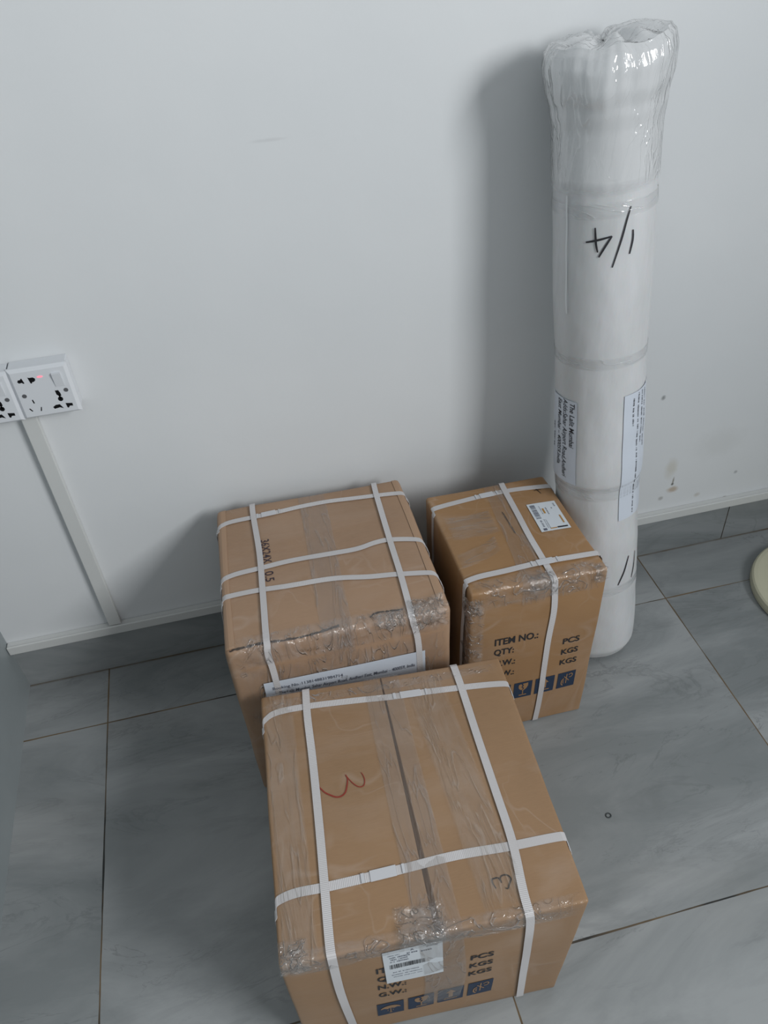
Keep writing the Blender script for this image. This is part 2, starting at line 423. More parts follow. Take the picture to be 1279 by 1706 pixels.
# ---------------------------------------------------------------- cartons
class Carton:
    """a carton given by its eight corners, with rounded edges, bulging sides and small dents;
    P(i,j,k) takes a point on the unit cube surface (i right, j back, k up) to the place on the real carton"""
    def __init__(s, top, bot, H, r, bulge, rough, seed, seam=None):
        s.t, s.b, s.H, s.r, s.bu, s.ro, s.seed, s.seam = top, bot, H, r, bulge, rough, seed, seam
        s.w = (Vector(top[1]) - Vector(top[0])).length; s.d = (Vector(top[2]) - Vector(top[0])).length
        s.dim = Vector((s.w, s.d, H))
        s.org = Vector(bot[0])
    def tri(s, i, j, k):
        P = Vector((0, 0, 0))
        for idx, (a, c) in enumerate(((0, 0), (1, 0), (0, 1), (1, 1))):
            wgt = (i if a else 1 - i) * (j if c else 1 - j)
            P += wgt * (k * Vector(s.t[idx]) + (1 - k) * Vector(s.b[idx]))
        return P
    def P(s, i, j, k, off=0.0):
        p = Vector((i * s.w, j * s.d, k * s.H)); r = s.r
        q = Vector([min(max(p[a], r), s.dim[a] - r) for a in range(3)])
        if p.z < r * .999 and 1e-5 < 1: pass
        dv = p - q
        L = dv.length
        if L < 1e-7: dv = Vector((0, 0, 1)); L = 1
        dv = dv / L
        u = [q[a] / s.dim[a] for a in range(3)]
        f = [4 * x * (1 - x) for x in u]
        n = ns(q, 7, s.seed) * s.ro + ns(q, 20, s.seed + 5) * s.ro * .35
        disp = s.bu[0] * dv.x ** 2 * f[1] * f[2] + s.bu[1] * dv.y ** 2 * f[0] * f[2] + s.bu[2] * max(0, dv.z) * f[0] * f[1]
        edge = min(1, (L > 0) * 1)
        disp += n * edge
        if dv.z < -.3: disp = 0; off = 0
        w = q + dv * (r + disp + off)
        w.z = max(w.z, 0.0005 if dv.z >= -.3 else 0.0002)
        return s.tri(w.x / s.w, w.y / s.d, w.z / s.H) - s.org
    def body(s, root, mat):
        def lines(n, dim):
            e = s.r / dim
            L = [0, e * .15, e * .35, e * .6, e]
            L += [e + (1 - 2 * e) * q / n for q in range(1, n)]
            L += [1 - e, 1 - e * .6, 1 - e * .35, 1 - e * .15, 1]
            return L
        I = lines(34, s.w); J = lines(34, s.d); K = lines(26, s.H)
        if s.seam:
            c, hw = s.seam[0], s.seam[2] / s.w
            I = [x for x in I if abs(x - c) > hw * 1.6]
            I = sorted(I + [c - hw * 1.25, c - hw, c - hw * .8, c, c + hw * .8, c + hw, c + hw * 1.25])
        V, F, idx = [], [], {}
        def vid(i, j, k):
            key = (round(i, 6), round(j, 6), round(k, 6))
            if key not in idx:
                ii = i; dz = 0.0
                if s.seam:
                    c, slope, hw0, _ = s.seam; hw = hw0 / s.w
                    fall = max(0, 1 - abs(i - c) / .2)
                    wid = .30 + .70 * (1 - j)
                    rel = i - c
                    if abs(rel) < hw * 1.3: rel *= wid
                    ii = c + rel + slope * (.5 - j) * fall
                    if abs(i - c) < hw * .85 and k > .999 and j > .004: dz = .012
                p = s.P(ii, j, k); p.z -= dz
                idx[key] = len(V); V.append(p)
            return idx[key]
        def grid(A, B, fn, flip):
            for a in range(len(A) - 1):
                for b in range(len(B) - 1):
                    f = [vid(*fn(A[a], B[b])), vid(*fn(A[a + 1], B[b])), vid(*fn(A[a + 1], B[b + 1])), vid(*fn(A[a], B[b + 1]))]
                    F.append(f[::-1] if flip else f)
        grid(I, J, lambda a, b: (a, b, 1), False); grid(I, J, lambda a, b: (a, b, 0), True)
        grid(I, K, lambda a, b: (a, 0, b), False); grid(I, K, lambda a, b: (a, 1, b), True)
        grid(J, K, lambda a, b: (0, a, b), True); grid(J, K, lambda a, b: (1, a, b), False)
        return link('carton_body', mesh('carton_body', V, F), mat, root, True)
    def resample(s, pts, step):
        out = [Vector(pts[0])]
        for a, b in zip(pts[:-1], pts[1:]):
            a = Vector(a); b = Vector(b)
            L = Vector([(b - a)[q] * s.dim[q] for q in range(3)]).length
            n = max(1, int(math.ceil(L / step)))
            for q in range(1, n + 1): out.append(a.lerp(b, q / n))
        return out
    def ribbon(s, name, root, pts, axis, width, mat, off=.001, thick=0.0, nw=1, wr=0.0, wf=60, step=.004, jag=None, smooth=True, curve=True, lift=None):
        """a band laid on the surface along pts; axis is the direction of its width"""
        if curve: pts = smooth_path(pts)
        P = s.resample(pts, step)
        ax = {'i': 0, 'j': 1, 'k': 2}[axis]
        V, F, UV = [], [], []
        dist = 0; prev = None; n = len(P)
        rows = []
        for c, p in enumerate(P):
            mid = s.P(*p, off)
            if prev is not None: dist += (mid - prev).length
            prev = mid
            lo, hi = -width / 2, width / 2
            if jag:
                lo *= 1 + jag * ns((c, 0, 0), .45, 3); hi *= 1 + jag * ns((c, 9, 0), .6, 8)
            row = []
            for q in range(nw + 1):
                pp = Vector(p); pp[ax] += (lo + (hi - lo) * q / nw) / s.dim[ax]
                pp[ax] = min(max(pp[ax], 0), 1)
                e = wr * (noise.noise(Vector((c * step * wf, q * width / nw * wf, s.seed))) + .5) if wr else 0
                if lift: e += lift(c / (n - 1))
                row.append((s.P(*pp, off + e), s.P(*pp, off + e - thick) if thick else None, dist, q / nw))
            rows.append(row)
        m = nw + 1
        for row in rows:
            for a, b, d_, u in row: V.append(a); UV.append((d_, u))
        for c in range(n - 1):
            for q in range(nw): F.append([c * m + q, c * m + q + 1, (c + 1) * m + q + 1, (c + 1) * m + q])
        if thick:
            o = len(V)
            for row in rows:
                for a, b, d_, u in row: V.append(b); UV.append((d_, u))
            for c in range(n - 1):
                for q in range(nw): F.append([o + c * m + q, o + (c + 1) * m + q, o + (c + 1) * m + q + 1, o + c * m + q + 1])
                F.append([c * m, (c + 1) * m, o + (c + 1) * m, o + c * m]); F.append([c * m + nw, o + c * m + nw, o + (c + 1) * m + nw, (c + 1) * m + nw])
            for q in range(nw):
                F.append([q, o + q, o + q + 1, q + 1]); e_ = (n - 1) * m; F.append([e_ + q, e_ + q + 1, o + e_ + q + 1, o + e_ + q])
        me = mesh(name, V, F)
        uv = me.uv_layers.new(name='UVMap')
        for lp in me.loops: uv.data[lp.index].uv = UV[lp.vertex_index]
        un = me.uv_layers.new(name='Norm')
        for lp in me.loops:
            q = lp.vertex_index % (n * m); un.data[lp.index].uv = ((q // m) / (n - 1), (q % m) / nw)
        bm = bmesh.new(); bm.from_mesh(me); bmesh.ops.recalc_face_normals(bm, faces=bm.faces[:]); bm.to_mesh(me); bm.free()
        return link(name, me, mat, root, smooth and not thick)
    # maps from metres on a face to the surface
    def face(s, f, u0, v0, off=.0008, rot=0):
        c_, s_ = math.cos(rot), math.sin(rot)
        def m(x, y):
            a, b = c_ * x - s_ * y, s_ * x + c_ * y
            if f == 'T': return s.P(u0 + a / s.w, v0 + b / s.d, 1, off)
            return s.P(u0 + a / s.w, 0, v0 + b / s.H, off)
        return m
def smooth_path(pts):
    """Catmull-Rom within each face; corners between faces are kept"""
    pts = [Vector(p) for p in pts]; out = [pts[0]]
    def fc(p): return frozenset((a, round(p[a])) for a in range(3) if p[a] in (0, 1))
    for a in range(len(pts) - 1):
        p1, p2 = pts[a], pts[a + 1]
        p0 = pts[a - 1] if a > 0 and (fc(pts[a - 1]) & fc(p1) & fc(p2)) else p1
        p3 = pts[a + 2] if a + 2 < len(pts) and (fc(pts[a + 2]) & fc(p1) & fc(p2)) else p2
        for q in range(1, 7):
            t = q / 6
            v = .5 * ((2 * p1) + (p2 - p0) * t + (2 * p0 - 5 * p1 + 4 * p2 - p3) * t * t + (3 * p1 - p0 - 3 * p2 + p3) * t ** 3)
            for x in range(3):
                if p1[x] in (0, 1) and p1[x] == p2[x]: v[x] = p1[x]
            out.append(v)
    return out

# text and line decals: every function returns (verts, faces) in flat metres, mapped later
_font_cache = {}
def text2d(string, bold=0.0, shear=0.0):
    key = (string, bold, shear)
    if key in _font_cache: return _font_cache[key]
    cu = bpy.data.curves.new('txt', 'FONT'); cu.body = string; cu.size = 1; cu.offset = bold; cu.shear = shear; cu.resolution_u = 3
    o = bpy.data.objects.new('txt', cu); COL.objects.link(o)
    dg = bpy.context.evaluated_depsgraph_get(); me = bpy.data.meshes.new_from_object(o.evaluated_get(dg))
    V = [(v.co.x, v.co.y) for v in me.vertices]; F = [list(p.vertices) for p in me.polygons]
    bpy.data.objects.remove(o); bpy.data.curves.remove(cu); bpy.data.meshes.remove(me)
    _font_cache[key] = (V, F); return V, F
def text_in(string, width, cap, bold=.012, shear=0.0):
    V, F = text2d(string, bold, shear)
    x0 = min(v[0] for v in V); x1 = max(v[0] for v in V)
    sx = width / (x1 - x0); sy = cap / .73
    return [((v[0] - x0) * sx, v[1] * sy) for v in V], F
def shift(g, dx, dy): return [(x + dx, y + dy) for x, y in g[0]], g[1]
def merge(gs):
    V, F = [], []
    for v, f in gs:
        o = len(V); V += v; F += [[a + o for a in q] for q in f]
    return V, F
def rect(x0, y0, x1, y1, nx=1, ny=1):
    V = [(x0 + (x1 - x0) * a / nx, y0 + (y1 - y0) * b / ny) for b in range(ny + 1) for a in range(nx + 1)]
    F = [[b * (nx + 1) + a, b * (nx + 1) + a + 1, (b + 1) * (nx + 1) + a + 1, (b + 1) * (nx + 1) + a] for b in range(ny) for a in range(nx)]
    return V, F
def poly(pts): return list(pts), [list(range(len(pts)))]
def stroke(pts, w, taper=True, sub=5):
    P = []
    n = len(pts)
    for a in range(n - 1):
        p0 = pts[max(a - 1, 0)]; p1 = pts[a]; p2 = pts[a + 1]; p3 = pts[min(a + 2, n - 1)]
        for q in range(sub):
            t = q / sub
            P.append(tuple(.5 * (2 * p1[x] + (p2[x] - p0[x]) * t + (2 * p0[x] - 5 * p1[x] + 4 * p2[x] - p3[x]) * t * t + (3 * p1[x] - p0[x] - 3 * p2[x] + p3[x]) * t ** 3) for x in (0, 1)))
    P.append(tuple(pts[-1]))
    V, F = [], []
    for c, p in enumerate(P):
        a = P[max(c - 1, 0)]; b = P[min(c + 1, len(P) - 1)]
        dx, dy = b[0] - a[0], b[1] - a[1]; L = math.hypot(dx, dy) or 1
        ww = w / 2 * (1 if not taper else (.65 + .35 * math.sin(math.pi * c / (len(P) - 1))))
        V += [(p[0] - dy / L * ww, p[1] + dx / L * ww), (p[0] + dy / L * ww, p[1] - dx / L * ww)]
        if c: F.append([2 * c - 2, 2 * c - 1, 2 * c + 1, 2 * c])
    return V, F
def scribble(width, h, words, seed):
    """a line of print too small to read"""
    rnd = random.Random(seed); g = []; x = 0
    tot = sum(words) + len(words) - 1; u = width / tot
    for wn in words:
        for c in range(wn):
            x0 = x + c * u
            hh = h * rnd.choice((.7, .7, .75, 1.0))
            g.append(rect(x0 + u * .10, 0, x0 + u * .32, hh))
            if rnd.random() < .8: g.append(rect(x0 + u * .55, 0, x0 + u * .78, h * .7))
            if rnd.random() < .7: g.append(rect(x0 + u * .10, h * rnd.choice((0, .3, .55)), x0 + u * .78, h * rnd.choice((.62, .68))))
        x += (wn + 1) * u
    return merge(g)
def barcode(width, h, seed, n=60):
    rnd = random.Random(seed); g = []; u = width / n; x = 0
    while x < width:
        wv = u * rnd.choice((.5, .5, 1, 1.5)); 
        if x + wv > width: break
        g.append(rect(x, 0, x + wv, h)); x += wv + u * rnd.choice((.5, .8, 1.2))
    return merge(g)
def decal(name, g, fmap, mat, parent, offm=None):
    V = [fmap(x, y) for x, y in g[0]]
    return link(name, mesh(name, V, g[1]), mat, parent)

def symbol_glyph(kind, s):
    u = s
    if kind == 'umbrella':
        dome = [(.12, .52)] + [(.5 + .38 * math.cos(a), .52 + .26 * math.sin(a)) for a in [math.pi - q * math.pi / 10 for q in range(1, 10)]] + [(.88, .52), (.75, .57), (.63, .50), (.5, .57), (.37, .50), (.25, .57)]
        g = [poly(dome), stroke([(.5, .56), (.5, .18)], .035, False, 1), stroke([(.40, .44), (.38, .30)], .02, False, 1), stroke([(.58, .44), (.60, .30)], .02, False, 1), stroke([(.44, .20), (.5, .15), (.56, .20)], .03, False, 3)]
    elif kind == 'glass':
        g = [poly([(.26, .86), (.38, .90), (.46, .78), (.40, .68), (.50, .60), (.44, .50), (.36, .52), (.27, .62), (.24, .74)]),
             poly([(.46, .90), (.76, .93), (.77, .74), (.70, .58), (.60, .49), (.50, .48), (.56, .60), (.48, .69), (.53, .78)]),
             poly([(.44, .51), (.58, .50), (.53, .44), (.53, .22), (.48, .22), (.48, .44)]), rect(.30, .14, .72, .20)]
    elif kind == 'arrow':
        g = [poly([(.5, .90), (.70, .66), (.58, .66), (.58, .32), (.42, .32), (.42, .66), (.30, .66)]), rect(.24, .17, .76, .23)]
    else:
        g = [stroke([(.50, .88), (.50, .26)], .05, False, 1), stroke([(.36, .74), (.66, .42)], .05, False, 1),
             stroke([(.60, .80), (.74, .86), (.82, .76), (.76, .64), (.64, .64)], .05, False), stroke([(.36, .60), (.26, .52), (.24, .30), (.34, .16)], .06, False),
             stroke([(.36, .50), (.33, .40), (.36, .28)], .045, False)]
    return [( [(x * u, y * u) for x, y in v], f) for v, f in g]
def symbols(C, root, cells, k0, k1, kinds, glyphmat):
    for (i0, i1), kd in zip(cells, kinds):
        w, h = (i1 - i0) * C.w, (k1 - k0) * C.H
        o = decal('handling_symbol', rect(0, 0, w, h, 3, 3), C.face('F', i0, k0, .0007), M_navy, root)
        o['label'] = 'navy blue printed square with %s pictogram' % {'umbrella': 'an umbrella', 'glass': 'a broken glass', 'arrow': 'an upward arrow', 'hook': 'a crossed-out hook'}[kd]
        gl = merge(symbol_glyph(kd, 1.0)); gl = ([(x * w, y * h) for x, y in gl[0]], gl[1])
        decal('pictogram', gl, C.face('F', i0, k0, .0011), glyphmat, o)

SW = .0100      # strap width
def strap(C, root, pts, axis, off, seal=None, width=SW, lift=None):
    s = C.ribbon('strap', root, pts, axis, width, M_strap, off, .0007, 2, step=.005, lift=lift)
    if seal:
        (p, half) = seal
        run = 1 if axis == 'i' else 0
        a = Vector(p); b = Vector(p)
        dim = C.dim[run]
        a[run] -= half / dim; b[run] += half / dim
        # follow the strap's slope
        def at(v):
            best = min(range(len(pts) - 1), key=lambda q: abs((pts[q][run] + pts[q + 1][run]) / 2 - v) + (0 if pts[q][2] == 1 and pts[q + 1][2] == 1 else 9))
            p1, p2 = Vector(pts[best]), Vector(pts[best + 1]); t = (v - p1[run]) / ((p2[run] - p1[run]) or 1)
            return p1.lerp(p2, t)
        A, Bq = at(a[run]), at(b[run])
        C.ribbon('strap_seal', s, [A, Bq], axis, width * 1.16, M_seal, off + .0010, .0009, 1, step=.004, curve=False)
        mid = at(p[run]); e1 = A.lerp(Bq, -.35); e2 = A.lerp(Bq, -.22)
        C.ribbon('melted_ridge', s, [e1, e2], axis, width * 1.02, M_seal, off + .0012, .0007, 1, step=.002, curve=False)
        e1 = A.lerp(Bq, 1.22); e2 = A.lerp(Bq, 1.32)
        C.ribbon('melted_ridge', s, [e1, e2], axis, width * 1.02, M_seal, off + .0012, .0007, 1, step=.002, curve=False)
    return s

# ---- carton A: back left
A = Carton([(.4436, -.3658, .4), (.7927, -.3720, .4), (.4569, -.0365, .4), (.7944, -.0397, .4)],
           [(.4446, -.3655, 0), (.7917, -.3715, 0), (.4569, -.0365, 0), (.7934, -.0397, 0)], .4, .010, (.005, .004, .0035), .0018, 2.2)
tA = empty('cardboard_box', A.org); tag(tA, 'pinkish brown strapped carton against the wall behind the front box, size stamp on its top', 'box', 'strapped cardboard boxes')
A.body(tA, M_cardA)
# folded-over edges of the wrap
A.ribbon('folded_edge', tA, [(.022, .02, 1), (.018, .5, 1), (.026, .985, 1)], 'i', .016, M_foldA, .0012, .001, 4)
A.ribbon('folded_edge', tA, [(.972, .02, 1), (.978, .5, 1), (.974, .985, 1)], 'i', .014, M_foldA, .0012, .001, 4)
A.ribbon('torn_edge', tA, [(.02, .012, 1), (.15, .018, 1), (.3, .010, 1), (.42, .018, 1), (.50, .030, 1)], 'j', .0036, M_torn, .0009, 0, 1, jag=1.2, step=.003)
A.ribbon('torn_edge', tA, [(.64, .045, 1), (.68, .060, 1), (.73, .055, 1), (.79, .050, 1)], 'j', .0030, M_torn, .0009, 0, 1, jag=1.4, step=.003)
A.ribbon('packing_tape', tA, [(.500, 1, .86), (.505, 1, 1), (.505, .7, 1), (.492, .3, 1), (.488, 0, 1), (.488, 0, .84)], 'i', .050, M_tape, .0007, 0, 6, .0012, 45)
A.ribbon('stretch_film', tA, [(.5, .07, 1), (.5, 0, 1), (.5, 0, .90)], 'i', A.w * .94, M_filmV, .0014, 0, 60, .0035, 60, curve=False)
A.ribbon('stretch_film', tA, [(.5, 0, .89), (.5, 0, .52)], 'i', A.w * .97, M_filmV, .0012, 0, 40, .0018, 40, curve=False, step=.006)
A.ribbon('crumpled_film', tA, [(.90, .09, 1), (.90, 0, 1), (.90, 0, .93)], 'i', A.w * .17, M_crumple, .0020, 0, 26, .008, 120, curve=False, step=.0025)
A.ribbon('crumpled_film', tA, [(.72, .045, 1), (.72, 0, 1), (.72, 0, .965)], 'i', A.w * .14, M_crumple, .0016, 0, 22, .006, 120, curve=False, step=.0025)
# straps: three across, two along
bow = lambda t: .0
strap(A, tA, [(0, .83, .02), (0, .83, .93), (0, .845, 1), (.061, .874, 1), (.191, .879, 1), (.344, .889, 1), (.5, .902, 1), (.633, .899, 1), (.843, .877, 1), (.975, .862, 1), (1, .85, 1), (1, .80, .9), (1, .79, .02)], 'j', .0020, ((.27, .88, 1), .013))
strap(A, tA, [(0, .36, .02), (0, .37, .85), (0, .43, 1), (.002, .457, 1), (.071, .481, 1), (.2, .488, 1), (.351, .498, 1), (.523, .494, 1), (.666, .492, 1), (.763, .511, 1), (.837, .513, 1), (.966, .484, 1), (1, .450, 1), (1, .40, .88), (1, .38, .02)], 'j', .0020, None)
strap(A, tA, [(0, .25, .02), (0, .26, .85), (0, .320, 1), (.016, .341, 1), (.159, .343, 1), (.302, .330, 1), (.515, .320, 1), (.686, .286, 1), (.83, .265, 1), (.963, .241, 1), (1, .215, 1), (1, .15, .88), (1, .14, .02)], 'j', .0020, None)
strap(A, tA, [(.19, 1, .02), (.193, 1, 1), (.191, .887, 1), (.199, .594, 1), (.192, .333, 1), (.183, .073, 1), (.182, 0, 1), (.178, 0, .951), (.187, 0, .78), (.195, 0, .02)], 'i', .0036)
strap(A, tA, [(.856, 1, .02), (.856, 1, 1), (.847, .872, 1), (.840, .667, 1), (.834, .475, 1), (.830, .267, 1), (.820, .03, 1), (.818, 0, 1), (.823, 0, .973), (.848, 0, .762), (.85, 0, .02)], 'i', .0036)
g = text_in('36X24X', .0570, .0150, .004); g2 = shift(text_in('0.5', .0225, .0150, .004), .0770, 0)
for g_ in (g, g2): decal('stamped_text', g_, A.face('T', .212, .690, .0008, -math.pi / 2), M_purple, tA)
# shipping paper stuck on the front, under the straps
pp = A.ribbon('shipping_paper', tA, [(.502, 0, .792), (.502, 0, .52)], 'i', .745 * A.w, M_paper, .0032, .0003, 24, curve=False, step=.012)
pp['label'] = 'white paper slip with printed tracking number and address'
fm = A.face('F', .131, .787, .0040)
tx = [shift(text_in('Booking No.:1138148831984714', .112, .0072, .0), .012, -.0175), shift(text_in('The Lalit Mumbai, Sahar Airport Road, Andheri East, Mumbai – 400059, India', .222, .0080, .004, .2), .020, -.0315)]
for g_ in tx: decal('printed_text', g_, fm, M_ink2, pp)

# ---- carton B: front
B = Carton([(.4562, -.7743, .313), (.8381, -.7972, .313), (.4812, -.3920, .313), (.8576, -.4171, .313)],
           [(.4572, -.7733, 0), (.8281, -.7940, 0), (.4812, -.3925, 0), (.8456, -.4171, 0)], .313, .0042, (.002, .002, .002), .0014, 5.5,
           seam=(.4995, .010, .0042, 0))
tB = empty('cardboard_box', B.org); tag(tB, 'largest strapped carton nearest the camera, red scrawl and open centre seam on top', 'box', 'strapped cardboard boxes')
B.body(tB, M_cardB)
B.ribbon('packing_tape', tB, [(.495, 1, .85), (.495, 1, 1), (.495, .7, 1), (.502, .3, 1), (.508, 0, 1), (.515, 0, .88), (.535, 0, .5), (.52, 0, .2)], 'i', .058, M_tape, .0010, 0, 6, .0010, 40)
B.ribbon('stretch_film', tB, [(.5, .035, 1), (.5, 0, 1), (.5, 0, .90)], 'i', B.w * .97, M_filmA, .0012, 0, 60, .0016, 60, curve=False)
B.ribbon('stretch_film', tB, [(.5, .97, 1), (.5, .93, 1)], 'i', B.w * .97, M_filmA, .0012, 0, 50, .0016, 60, curve=False)
B.ribbon('stretch_film', tB, [(.07, 1, .9), (.07, 1, 1), (.07, 0, 1), (.05, 0, .9)], 'i', .045, M_filmL, .0012, 0, 10, .0014, 50)
B.ribbon('stretch_film', tB, [(.655, .99, 1), (.70, .5, 1), (.74, .02, 1)], 'i', .060, M_filmL, .0011, 0, 12, .0022, 26)
B.ribbon('crumpled_film', tB, [(.455, .10, 1), (.455, 0, 1), (.46, 0, .93)], 'i', B.w * .17, M_crumple, .0016, 0, 22, .004, 70, curve=False, step=.003)
B.ribbon('crumpled_film', tB, [(.05, .07, 1), (.05, 0, 1), (.05, 0, .93)], 'i', B.w * .10, M_crumple, .0016, 0, 16, .003, 90, curve=False, step=.003)
strap(B, tB, [(0, .83, .02), (0, .84, .93), (0, .865, 1), (.012, .888, 1), (.059, .913, 1), (.177, .918, 1), (.383, .906, 1), (.517, .895, 1), (.653, .891, 1), (.812, .882, 1), (.981, .865, 1), (1, .845, 1), (1, .80, .9), (1, .79, .02)], 'j', .0012, ((.60, .892, 1), .016), .0105)
strap(B, tB, [(0, .14, .02), (0, .15, .93), (0, .180, 1), (.014, .198, 1), (.073, .210, 1), (.169, .209, 1), (.304, .213, 1), (.427, .218, 1), (.619, .227, 1), (.811, .222, 1), (.987, .221, 1), (1, .205, 1), (1, .17, .9), (1, .16, .02)], 'j', .0012, ((.365, .215, 1), .017), .0120)
strap(B, tB, [(.185, 1, .02), (.185, 1, 1), (.179, .869, 1), (.179, .685, 1), (.175, .444, 1), (.168, .214, 1), (.163, .051, 1), (.163, 0, 1), (.164, 0, .979), (.167, 0, .6), (.186, 0, .148), (.19, 0, .02)], 'i', .0026, None, .0112)
strap(B, tB, [(.804, 1, .02), (.804, 1, 1), (.808, .887, 1), (.809, .666, 1), (.813, .422, 1), (.815, .236, 1), (.800, .071, 1), (.798, 0, 1), (.808, 0, .887), (.826, 0, .508), (.849, 0, .021)], 'i', .0026, None, .0112)
def onT(C, pts): return [(u * C.w, v * C.d) for u, v in pts]
decal('marker_scrawl', merge([stroke(onT(B, [(.180, .575), (.192, .562), (.208, .54), (.227, .525), (.248, .513), (.268, .514), (.283, .527), (.292, .552), (.297, .576), (.292, .593)]), .0022),
     stroke(onT(B, [(.292, .593), (.302, .573), (.314, .554), (.328, .539), (.342, .534), (.353, .54), (.358, .557), (.356, .575), (.350, .59)]), .0015)]), B.face('T', 0, 0, .0009), M_red, tB)['label'] = 'red handwritten scrawl'
decal('marker_digit', merge([stroke(onT(B, [(.718, .097), (.713, .112), (.712, .124), (.715, .129), (.721, .129), (.729, .130), (.737, .126), (.740, .118), (.741, .111)]), .0018),
     stroke(onT(B, [(.739, .117), (.740, .124), (.744, .131), (.752, .134), (.762, .133), (.770, .128), (.774, .117), (.768, .107), (.762, .099), (.757, .091), (.753, .090), (.748, .093)]), .0018)]), B.face('T', 0, 0, .0009), M_marker, tB)['label'] = 'black handwritten number 3'
FB = lambda k, s: B.face('F', .295, k, .0009)
def printed(C, root, rows):
    for (txt, i0, k0, wd, cap) in rows:
        decal('printed_text', text_in(txt, wd, cap, .022), C.face('F', i0, k0, .0008), M_ink, root)
printed(B, tB, [('ITEM NO.:', .295, .722, .078, .0160), ('QTY:', .296, .630, .036, .0160), ('N.W.:', .295, .540, .038, .0150), ('G.W.:', .295, .450, .038, .0145),
                ('PCS', .619, .657, .0315, .0150), ('KGS', .619, .566, .0322, .0150), ('KGS', .619, .468, .0330, .0150)])
symbols(B, tB, [(.283, .382), (.399, .496), (.511, .609), (.626, .721)], .192, .357, ('umbrella', 'glass', 'arrow', 'hook'), plain('bare_carton', KB, .6))
def sticker(C, root, f, u0, v0, w, h, rot, label, content, off=.0013):
    o = decal('sticker_label', rect(0, 0, w, h, 8, 6), C.face(f, u0, v0, off, rot), M_sticker, root); o['label'] = label
    for (nm, g, mt) in content: decal(nm, g, C.face(f, u0, v0, off + .0004, rot), mt, o)
    return o
w_, h_ = .0735, .104
LW, LH = .0755, .1030
sb = [('printed_text', merge([shift(text_in('A', .0045, .005, .03), .035, .0935), shift(scribble(.016, .003, (6, 5), 1), .006, .088), shift(scribble(.014, .0045, (8,), 2), .055, .094),
        shift(scribble(.026, .0045, (4, 8), 3), .008, .080), shift(scribble(.022, .0045, (4, 6), 4), .009, .0735), shift(scribble(.024, .004, (3, 7), 5), .008, .0670),
        shift(scribble(.014, .0045, (5,), 6), .030, .0895 - .004), shift(scribble(.014, .0045, (5,), 7), .048, .083),
        shift(scribble(.034, .0030, (3, 2, 12), 8), .010, .033), shift(scribble(.040, .0026, (8, 12), 9), .008, .025), shift(scribble(.038, .0022, (7, 9, 4), 10), .010, .018)]), M_ink2),
      ('barcode', shift(barcode(.046, .0130, 3, 64), .007, .047), M_ink)]
sticker(B, tB, 'F', .327, .598, LW, LH, 0.03, 'white shipping sticker with barcode', sb)

# ---- carton C: back right
Cc = Carton([(.8300, -.3533, .399), (1.0611, -.3585, .399), (.8272, -.1071, .399), (1.0511, -.1079, .399)],
            [(.8310, -.3533, 0), (1.0664, -.3561, 0), (.8280, -.1071, 0), (1.0521, -.1079, 0)], .399, .005, (.003, .003, .002), .0016, 9.1)
tC = empty('cardboard_box', Cc.org); tag(tC, 'narrow upright strapped carton beside the white roll, small white label on its top', 'box', 'strapped cardboard boxes')
Cc.body(tC, M_cardC)
Cc.ribbon('packing_tape', tC, [(.565, 1, .88), (.565, 1, 1), (.53, .7, 1), (.50, .35, 1), (.47, .1, 1), (.46, 0, 1), (.46, 0, .88)], 'i', .040, M_tape, .0008, 0, 6, .0012, 45)
Cc.ribbon('tape_slit', tC, [(.512, .688, 1), (.514, .57, 1), (.516, .457, 1)], 'i', .0016, M_torn, .0012, 0, 1, jag=.8)
Cc.ribbon('stretch_film', tC, [(.5, .10, 1), (.5, 0, 1), (.5, 0, .90)], 'i', Cc.w * .94, M_filmA, .0012, 0, 50, .0035, 50, curve=False)
Cc.ribbon('stretch_film', tC, [(0, .12, .6), (0, 0, .6), (.11, 0, .6)], 'k', .30, M_filmA, .0012, 0, 60, .003, 50, curve=False)
Cc.ribbon('stretch_film', tC, [(.02, .30, 1), (.2, .33, 1), (.36, .40, 1)], 'j', .035, M_filmX, .0012, 0, 8, .002, 30)
Cc.ribbon('stretch_film', tC, [(.05, .62, 1), (.25, .60, 1), (.42, .62, 1)], 'j', .06, M_filmX, .0012, 0, 8, .002, 30)
Cc.ribbon('crumpled_film', tC, [(0, .07, .93), (0, 0, .93), (.09, 0, .93)], 'k', .04, M_crumple, .0016, 0, 18, .006, 110, curve=False, step=.0025)
Cc.ribbon('crumpled_film', tC, [(.52, .06, 1), (.52, 0, 1), (.52, 0, .95)], 'i', Cc.w * .20, M_crumple, .0014, 0, 20, .004, 110, curve=False, step=.0025)
Cc.ribbon('crumpled_film', tC, [(.94, .05, 1), (.94, 0, 1), (.94, 0, .94)], 'i', Cc.w * .10, M_crumple, .0016, 0, 14, .006, 110, curve=False, step=.0025)
strap(Cc, tC, [(0, .80, .02), (0, .80, .93), (0, .835, 1), (.008, .852, 1), (.134, .871, 1), (.402, .894, 1), (.638, .899, 1), (.829, .888, 1), (.99, .868, 1), (1, .855, 1), (1, .83, .9), (1, .82, .02)], 'j', .0012, ((.47, .895, 1), .013), .0105)
strap(Cc, tC, [(0, .09, .02), (0, .09, .93), (0, .104, 1), (.012, .114, 1), (.115, .130, 1), (.309, .136, 1), (.484, .146, 1), (.61, .150, 1), (.788, .145, 1), (.986, .140, 1), (1, .135, 1), (1, .12, .9), (1, .12, .02)], 'j', .0034, ((.60, .150, 1), .014), .0105)
strap(Cc, tC, [(.637, 1, .02), (.637, 1, 1), (.625, .883, 1), (.614, .661, 1), (.600, .402, 1), (.599, .157, 1), (.598, .03, 1), (.600, 0, 1), (.608, 0, .952), (.622, 0, .808), (.606, 0, .595), (.607, 0, .229), (.60, 0, .01)], 'i', .0022, None, .0105)
